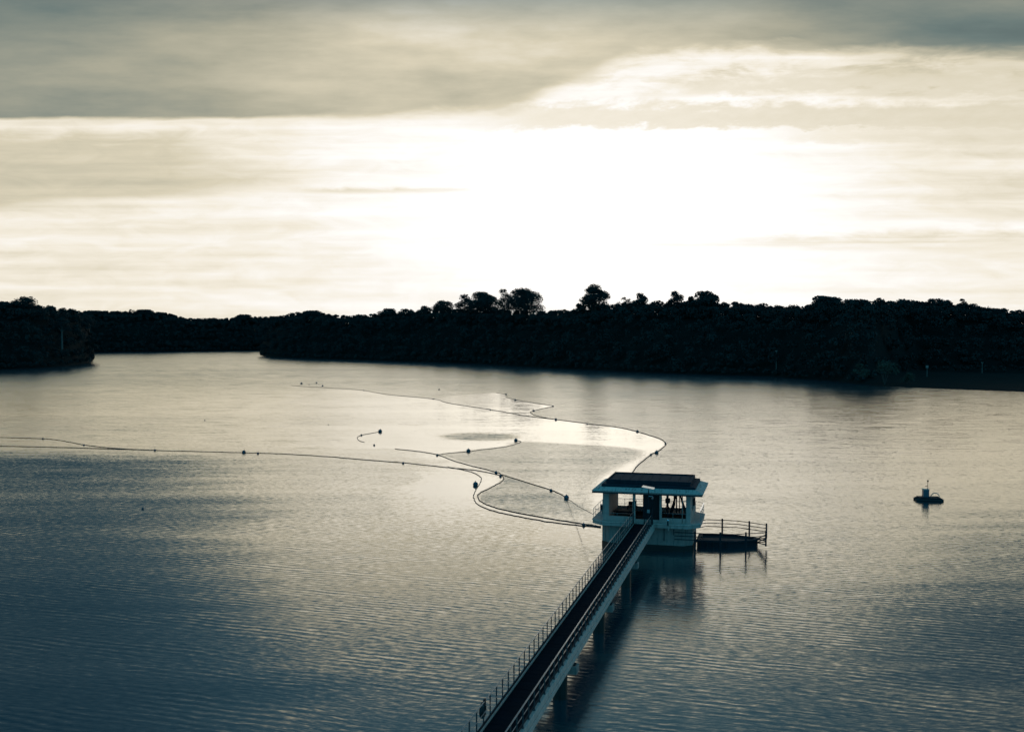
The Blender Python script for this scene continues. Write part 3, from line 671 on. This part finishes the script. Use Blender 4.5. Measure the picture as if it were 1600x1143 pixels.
# gate
gt = place('security_gate', 0, -.75, z=2.72, label='tall barred security gate with mesh wings where the bridge meets the pump house', cat='gate')
for a in (-.85, .15, .95): MB().tube([(a, 0, 0), (a, 0, 2.15)], .04, 8).build('gate_post', 'dsteel', gt)
m = MB()
for k in range(11): m.tube([(.2+k*.07, 0, .08), (.2+k*.07, 0, 2.1)], .010, 4)
for z in (.08, 1.1, 2.1): m.tube([(.15, 0, z), (.95, 0, z)], .02, 6)
m.build('gate_leaf', 'dsteel', gt)
m = MB()
for k in range(12): m.tube([(.98+.0*k, -.1-k*.11, .2), (.98, -.1-k*.11, 1.9-k*.06)], .009, 4)
for k in range(14):
    m.tube([(.99, -.1, .2+k*.12), (.99, -1.4, .05+k*.1)], .008, 4)
m.build('mesh_wing', 'dsteel', gt)
m = MB()
for z in (.7, 1.3, 2.1): MB().tube([(-.85, 0, z), (.15, 0, z)], .018, 6).build('gate_rail', 'dsteel', gt)

# ================================================================ FOOTBRIDGE
br = empty('footbridge', (OX, OY, 0), -AX+R(.25), label='long narrow footbridge on piers running from the foreground to the pump house', cat='bridge')
Y0, Y1, HWD = -86.0, -.45, 1.03
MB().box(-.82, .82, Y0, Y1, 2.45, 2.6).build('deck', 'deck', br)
m = MB()
rk = random.Random(2); yy = Y0
while yy < Y1-.6: m.box(-.8, .8, yy+.01, yy+.58, 2.60, 2.615+rk.uniform(0, .012)); yy += .6
m.build('deck_boards', 'deck', br)
for s in (-1, 1):
    a, b = sorted((s*.825, s*1.03)); MB().box(a, b, Y0, Y1, 2.25, 2.72).build('kerb', 'kerb', br, bevel=.015)
    a, b = sorted((s*1.033, s*1.10)); MB().box(a, b, Y0, Y1, 2.12, 2.40).build('edge_beam', 'kerb', br, bevel=.015)
m = MB()
for s in (-1, 1): m.box(s*.6-.14, s*.6+.14, Y0, Y1, 1.95, 2.25)
m.build('girders', 'concrete', br)
post_mb = MB().tube([(0, 0, 0), (0, 0, 1.0)], .033, 6); post_mb.box(-.05, .05, -.06, .06, 0, .02)
p0 = post_mb.build('rail_post', 'post', br); p0.location = (-.93, Y1-.3, 2.72)
rest = MB(); first = True
for s in (-1, 1):
    k = 0
    while Y1-.3-k*1.13 > Y0:
        y = Y1-.3-k*1.13; k += 1
        if y > -55.5:
            if first: first = False; continue
            c = p0.copy(); COL.objects.link(c); c.parent = br; c.location = (s*.93, y, 2.72)
        else: rest.tube([(s*.93, y, 2.72), (s*.93, y, 3.72)], .026, 6)
tag(rest.build('rail_post', 'post', br), kind='stuff')
for s in (-1, 1):
    MB().tube([(s*.93, Y0, 3.73), (s*.93, Y1, 3.73)], .034 if s > 0 else .028, 8).build('handrail', 'galv', br, smooth=True)
    MB().tube([(s*.93-.035*s, Y0, 3.25), (s*.93-.035*s, Y1, 3.25)], .017, 6).build('mid_rail', 'galv', br, smooth=True)
    MB().box(s*.93-.07*s-.012, s*.93-.07*s+.012, Y0, Y1, 2.74, 2.88).build('toe_board', 'dsteel', br)
for yc in (-13.6, -26.8, -40.0, -53.2, -66.4, -79.6):
    pr = MB().box(-1.28, 1.28, yc-.38, yc+.38, 1.5, 1.95).build('pier', 'concrete', br, bevel=.03)
    MB().lathe([(.42, -4), (.42, 1.5)], 20, (.25, yc, 0)).build('pier_column', 'wet', pr)
    MB().box(-1.16, -1.02, yc-.2, yc+.2, 1.95, 2.02).box(1.02, 1.16, yc-.2, yc+.2, 1.95, 2.02).build('bearing', 'dsteel', pr)
# lifebuoy on the left rail
c, s = math.cos(-AX), math.sin(-AX)
lb = empty('lifebuoy', (OX-.80*c+51.4*s, OY-.80*s-51.4*c, 3.30), -AX, label='dark lifebuoy hanging on the left bridge railing in the foreground', cat='lifebuoy')
MB().torus((0, 0, 0), .3, .085, 'x', 28, 10).build('ring', 'rubber', lb, smooth=True)
m = MB()
for a in (0, 90, 180, 270):
    m.torus((0, .3*math.cos(R(a+45)), .3*math.sin(R(a+45))), .095, .02, 'y' if a % 180 == 0 else 'y', 12, 6)
m.build('grab_rope', 'galv', lb)
MB().box(.05, .12, -.12, .12, .25, .52).build('holder', 'dsteel', lb)

# ================================================================ OCTAGONAL PONTOON AND ITS FENCE
pt = place('pontoon', 0, 0, z=0, label='low dark faceted pontoon floating against the right side of the pump house', cat='pontoon')
poly = [(4.75, 3.0), (7.65, 3.3), (8.7, 3.8), (10.3, 5.1), (10.4, 5.9), (9.1, 6.6), (8.3, 6.95), (6.8, 6.95), (4.75, 6.7)]
MB().prism(poly, -.4, .48).build('hull', 'dsteel', pt, bevel=.04)
ctr = Vector((7.5, 5.1)); big = [tuple(ctr+(Vector(p)-ctr)*1.03) for p in poly]; sml = [tuple(ctr+(Vector(p)-ctr)*.88) for p in poly]
n = len(poly); v = [(x, y, z) for z in (.482, .64) for x, y in big] + [(x, y, z) for z in (.64, .482) for x, y in sml]
f = [(i, (i+1) % n, n+(i+1) % n, n+i) for i in range(n)] + [(n+i, n+(i+1) % n, 2*n+(i+1) % n, 2*n+i) for i in range(n)] + [(2*n+i, 2*n+(i+1) % n, 3*n+(i+1) % n, 3*n+i) for i in range(n)]
MB().add(v, f).build('gunwale', 'dsteel', pt)
m = MB()
for k in range(5): m.tube([(5.1+k*.6, 2.98+k*.06, -.2), (5.1+k*.6, 2.96+k*.06, .5)], .05, 6)
m.build('fenders', 'rubber', pt)
fr = place('guard_rail', 0, 0, z=0, label='dark three rail fence standing in the water around the pontoon', cat='fence')
ring = [(2.9, .15), (5.3, .2), (8.5, .55), (11.2, 2.2), (11.2, 6.1), (9.55, 6.95), (8.3, 7.6), (5.3, 7.45), (4.6, 6.4)]
for z in (1.24, 1.57, 1.9): MB().tube([(x, y, z) for x, y in ring], .04, 6).build('rail', 'dsteel', fr)
for i, (x, y) in enumerate([(4.8, .18), (7.1, .4), (9.4, 1.1), (11.2, 2.2), (11.2, 6.1), (9.55, 6.95), (6.9, 7.55)]):
    MB().box(x-.08, x+.08, y-.08, y+.08, -1.5 if i not in (3, 4) else .6, 2.05).build('post', 'dsteel', fr)
for y in (2.3, 3.6, 5.2):
    for z in (.75, 1.1): MB().tube([(11.15, y, z), (10.3, min(max(y, 5.2), 5.8), z-.45)], .05, 6).build('bracket', 'dsteel', fr)

# ================================================================ NAVIGATION RAFT
rp = at(1451, 781.5)
ra = empty('monitoring_raft', tuple(rp), R(-8), label='small dark raft carrying a white box and a short mast on open water at right', cat='raft')
for yy in (-.55, .55): MB().tube([(-1.65, yy, .12), (-1.45, yy, .12), (1.4, yy, .12), (1.6, yy, .12)], [.12, .24, .24, .14], 12).build('float', 'rubber', ra)
MB().box(-1.3, 1.3, -.75, .75, .34, .44).build('raft_deck', 'dsteel', ra, bevel=.02)
hb = MB().box(-.72, -.02, -.35, .35, .44, 1.35).build('instrument_box', 'buoy', ra, bevel=.03)
MB().box(-.76, .02, -.39, .39, 1.35, 1.40).build('box_lid', 'kerb', hb)
MB().tube([(-.12, 0, 1.4), (-.12, 0, 2.25)], .035, 8).build('mast', 'dsteel', ra)
MB().tube([(-.12, 0, 1.7), (-.3, 0, 1.8), (-.42, 0, 1.72)], .035, 6).build('sensor_arm', 'dsteel', ra)
MB().lathe([(0, 2.55), (.09, 2.5), (.1, 2.3), (0, 2.25)], 10, (-.12, 0, 0)).build('beacon', 'dsteel', ra)
m = MB(); m.torus((.75, 0, .44), .5, .05, 'y', 20, 6); m.build('lifting_hoop', 'galv', ra)

# ================================================================ BOOM LINES AND BUOYS
def boom(pts, label, r=.065, k=8, zend=None, z0=.03):
    P = catmull([at(u, v, z0) for u, v in pts], k)
    rn = random.Random(len(pts)); P = [p + Vector((rn.uniform(-.06, .06), rn.uniform(-.15, .15), 0)) for p in P]
    if zend is not None:
        n = len(P)
        for i, p in enumerate(P):
            q = sm((i-(n-9))/8); p.z = z0 + (zend-z0)*q
    MBx = MB().tube(P, r, 6); o = MBx.build('float_line', 'rope', None, smooth=True)
    tag(o, label, 'float line', 'floating lines on the reservoir'); return o
boom([(-80, 695), (0, 696.5), (60, 697.8), (140, 699.8), (200, 701.6), (242, 703)], 'short lower line at the far left edge joining the long line')
boom([(-80, 683), (0, 683), (67, 685), (90, 687), (110, 690.5), (131, 694.5), (170, 699), (242, 703), (320, 705), (403, 707.5), (450, 709), (520, 713.5), (560, 717), (630, 722.5), (700, 730), (738, 733.5), (778, 741)] + INNER[1:-1] + [(938, 821.5)],
     'long line from the left edge past the middle ending as the inner bottom curve', .055)
boom(OUTER[1:], 'outer line of the double curve meeting the pump house base', .05)
lb_ = boom(LINE_B[:-1], 'straight taut line running diagonally down to the left balcony', .06)
p1 = at(885, 777, .1); cc, ss_ = math.cos(-AX), math.sin(-AX)
p3 = Vector((OX-4.95*cc-.9*ss_, OY-4.95*ss_+.9*cc, 3.1))
tag(MB().tube([p1, (p1+p3)*.5 + Vector((0, 0, -.15)), p3], .03, 6).build('mooring_rope', 'rope'), 'dark mooring rope rising from a buoy to the left balcony rail', 'rope')
boom([(683, 710.3), (697.5, 708), (732, 705), (751.5, 702.2), (792, 697), (812, 691), (813.5, 689), (806, 688)], 'faint curved line below the dark ruffled patch', .045)
boom([(594.5, 674), (580, 676.5), (564.7, 679.5), (558.5, 683), (561, 687.8), (569, 690.7)], 'small hooked line alone left of the dark ruffled patch', .05)
boom([(455, 602), (480, 604), (504, 605.3)] + LINE_E[1:], 'long thin upper line sloping from far left to the middle', .085)
boom(FENCE_F, 'winding far line that loops round the right of the slick behind the pump house', .09)
G = 'buoys on the floating lines'
bm_ = MB().lathe([(0, -1), (.45, -.9), (.8, -.6), (.98, -.15), (1, .15), (.85, .55), (.5, .87), (.2, .98), (0, 1)], 16)
bcol = MB().torus((0, 0, .05), 1.0, .09, 'z', 20, 6); blug = MB().tube([(0, 0, .9), (0, 0, 1.35)], .16, 6)
proto = None
def buoy(u, v, rpx, label):
    global proto
    p = at(u, v+rpx*.75); rad = rpx*p.y/F
    if proto is None:
        root = empty('buoy', tuple(p)); fl = bm_.build('float', 'buoy', root, smooth=True); bcol.build('collar', 'rubber', fl, smooth=True); blug.build('lug', 'dsteel', root)
        proto = root
    else:
        root = proto.copy(); COL.objects.link(root); root.location = p
        for ch in list(proto.children):
            if ch.name.startswith('lug') and rpx < 1.5: continue
            c_ = ch.copy(); COL.objects.link(c_); c_.parent = root
            if rpx >= 1.5:
                for g_ in ch.children: d_ = g_.copy(); COL.objects.link(d_); d_.parent = c_
    root.scale = (rad,)*3; root.location = p + Vector((0, 0, rad*.45)); root.rotation_euler = (R((u*7) % 22-11), R((v*5) % 20-10), u)
    tag(root, label, 'buoy', G)
for b in [
    (743, 755, 4.0, 'largest round buoy, just left of the hairpin curve'), (885, 775.5, 4.0, 'second largest buoy where the straight taut line rises to the pump house'),
    (732, 703, 3.2, 'big buoy on the faint curve below the dark ruffled patch'), (806, 686.5, 2.8, 'buoy at the right end of the dark ruffled patch'),
    (594, 672.5, 3.0, 'big buoy at the top end of the small hooked line'), (1026, 705.5, 3.0, 'big buoy on the right loop above the pump house roof'),
    (912, 818.5, 2.8, 'buoy on the double line closest to the pump house base'), (381, 705, 2.9, 'larger of the neighbouring two buoys on the long left line'),
    (775, 737, 2.4, 'upper buoy of the close pair at the crossing of two lines'), (782, 742.5, 2.2, 'lower buoy of the close pair at the crossing of two lines'),
    (861, 765, 2.4, 'buoy halfway along the straight taut line, left of the second largest one'), (996, 673, 2.1, 'buoy at the top of the right loop'),
    (868.5, 654.5, 2.0, 'buoy where the two upper lines meet'), (834, 641, 1.6, 'buoy in the inner bend of the far zigzag line'),
    (864, 633.8, 1.3, 'buoy at the outer point of the far zigzag line'), (805, 624, 1.5, 'second buoy from the top of the far zigzag line'),
    (790.6, 615.3, 1.4, 'topmost buoy of the far zigzag line'), (1039.8, 692, 1.6, 'buoy at the rightmost point of the right loop'),
    (1017, 709.5, 1.7, 'small buoy just below the big one on the right loop'), (917.4, 661.4, 1.2, 'tiny buoy between the junction of the upper lines and the right loop'),
    (683, 710, 1.8, 'buoy where the faint curve leaves the straight taut line'), (630, 722.5, 1.8, 'buoy on the long line directly below the hooked line'),
    (564.7, 679, 1.5, 'small buoy on the bend of the hooked line'), (584.6, 694.5, 1.5, 'loose buoy below the hooked line'),
    (568.6, 609.5, 1.0, 'tiny buoy furthest left on the thin upper line'), (676.8, 622.8, 1.1, 'tiny buoy midway on the thin upper line'),
    (766, 639.4, 1.1, 'tiny buoy on the lower part of the thin upper line'), (686, 608, 1.2, 'loose far buoy above the thin upper line'),
    (403, 707.3, 1.8, 'smaller of the neighbouring two buoys on the long left line'), (242, 702.5, 1.6, 'buoy where the two left lines join'),
    (67, 684.6, 1.5, 'buoy nearest the left edge of the picture'), (131, 694.3, 1.4, 'low buoy where the upper left line dips'),
    (471, 598.5, 1.8, 'leftmost and biggest of the loose far group'), (483, 600.3, .8, 'tiniest of the loose far group'),
    (494.5, 597.4, 1.3, 'uppermost of the loose far group'), (504, 602, 1.4, 'lowest rightmost of the loose far group'),
    (223, 794, 2.0, 'lone dark float on open water low on the left'), (320, 656, .9, 'tiny lone float on open water above the long left line'),
    (513, 663, .8, 'tiny lone float left of the hooked line')]:
    buoy(*b)
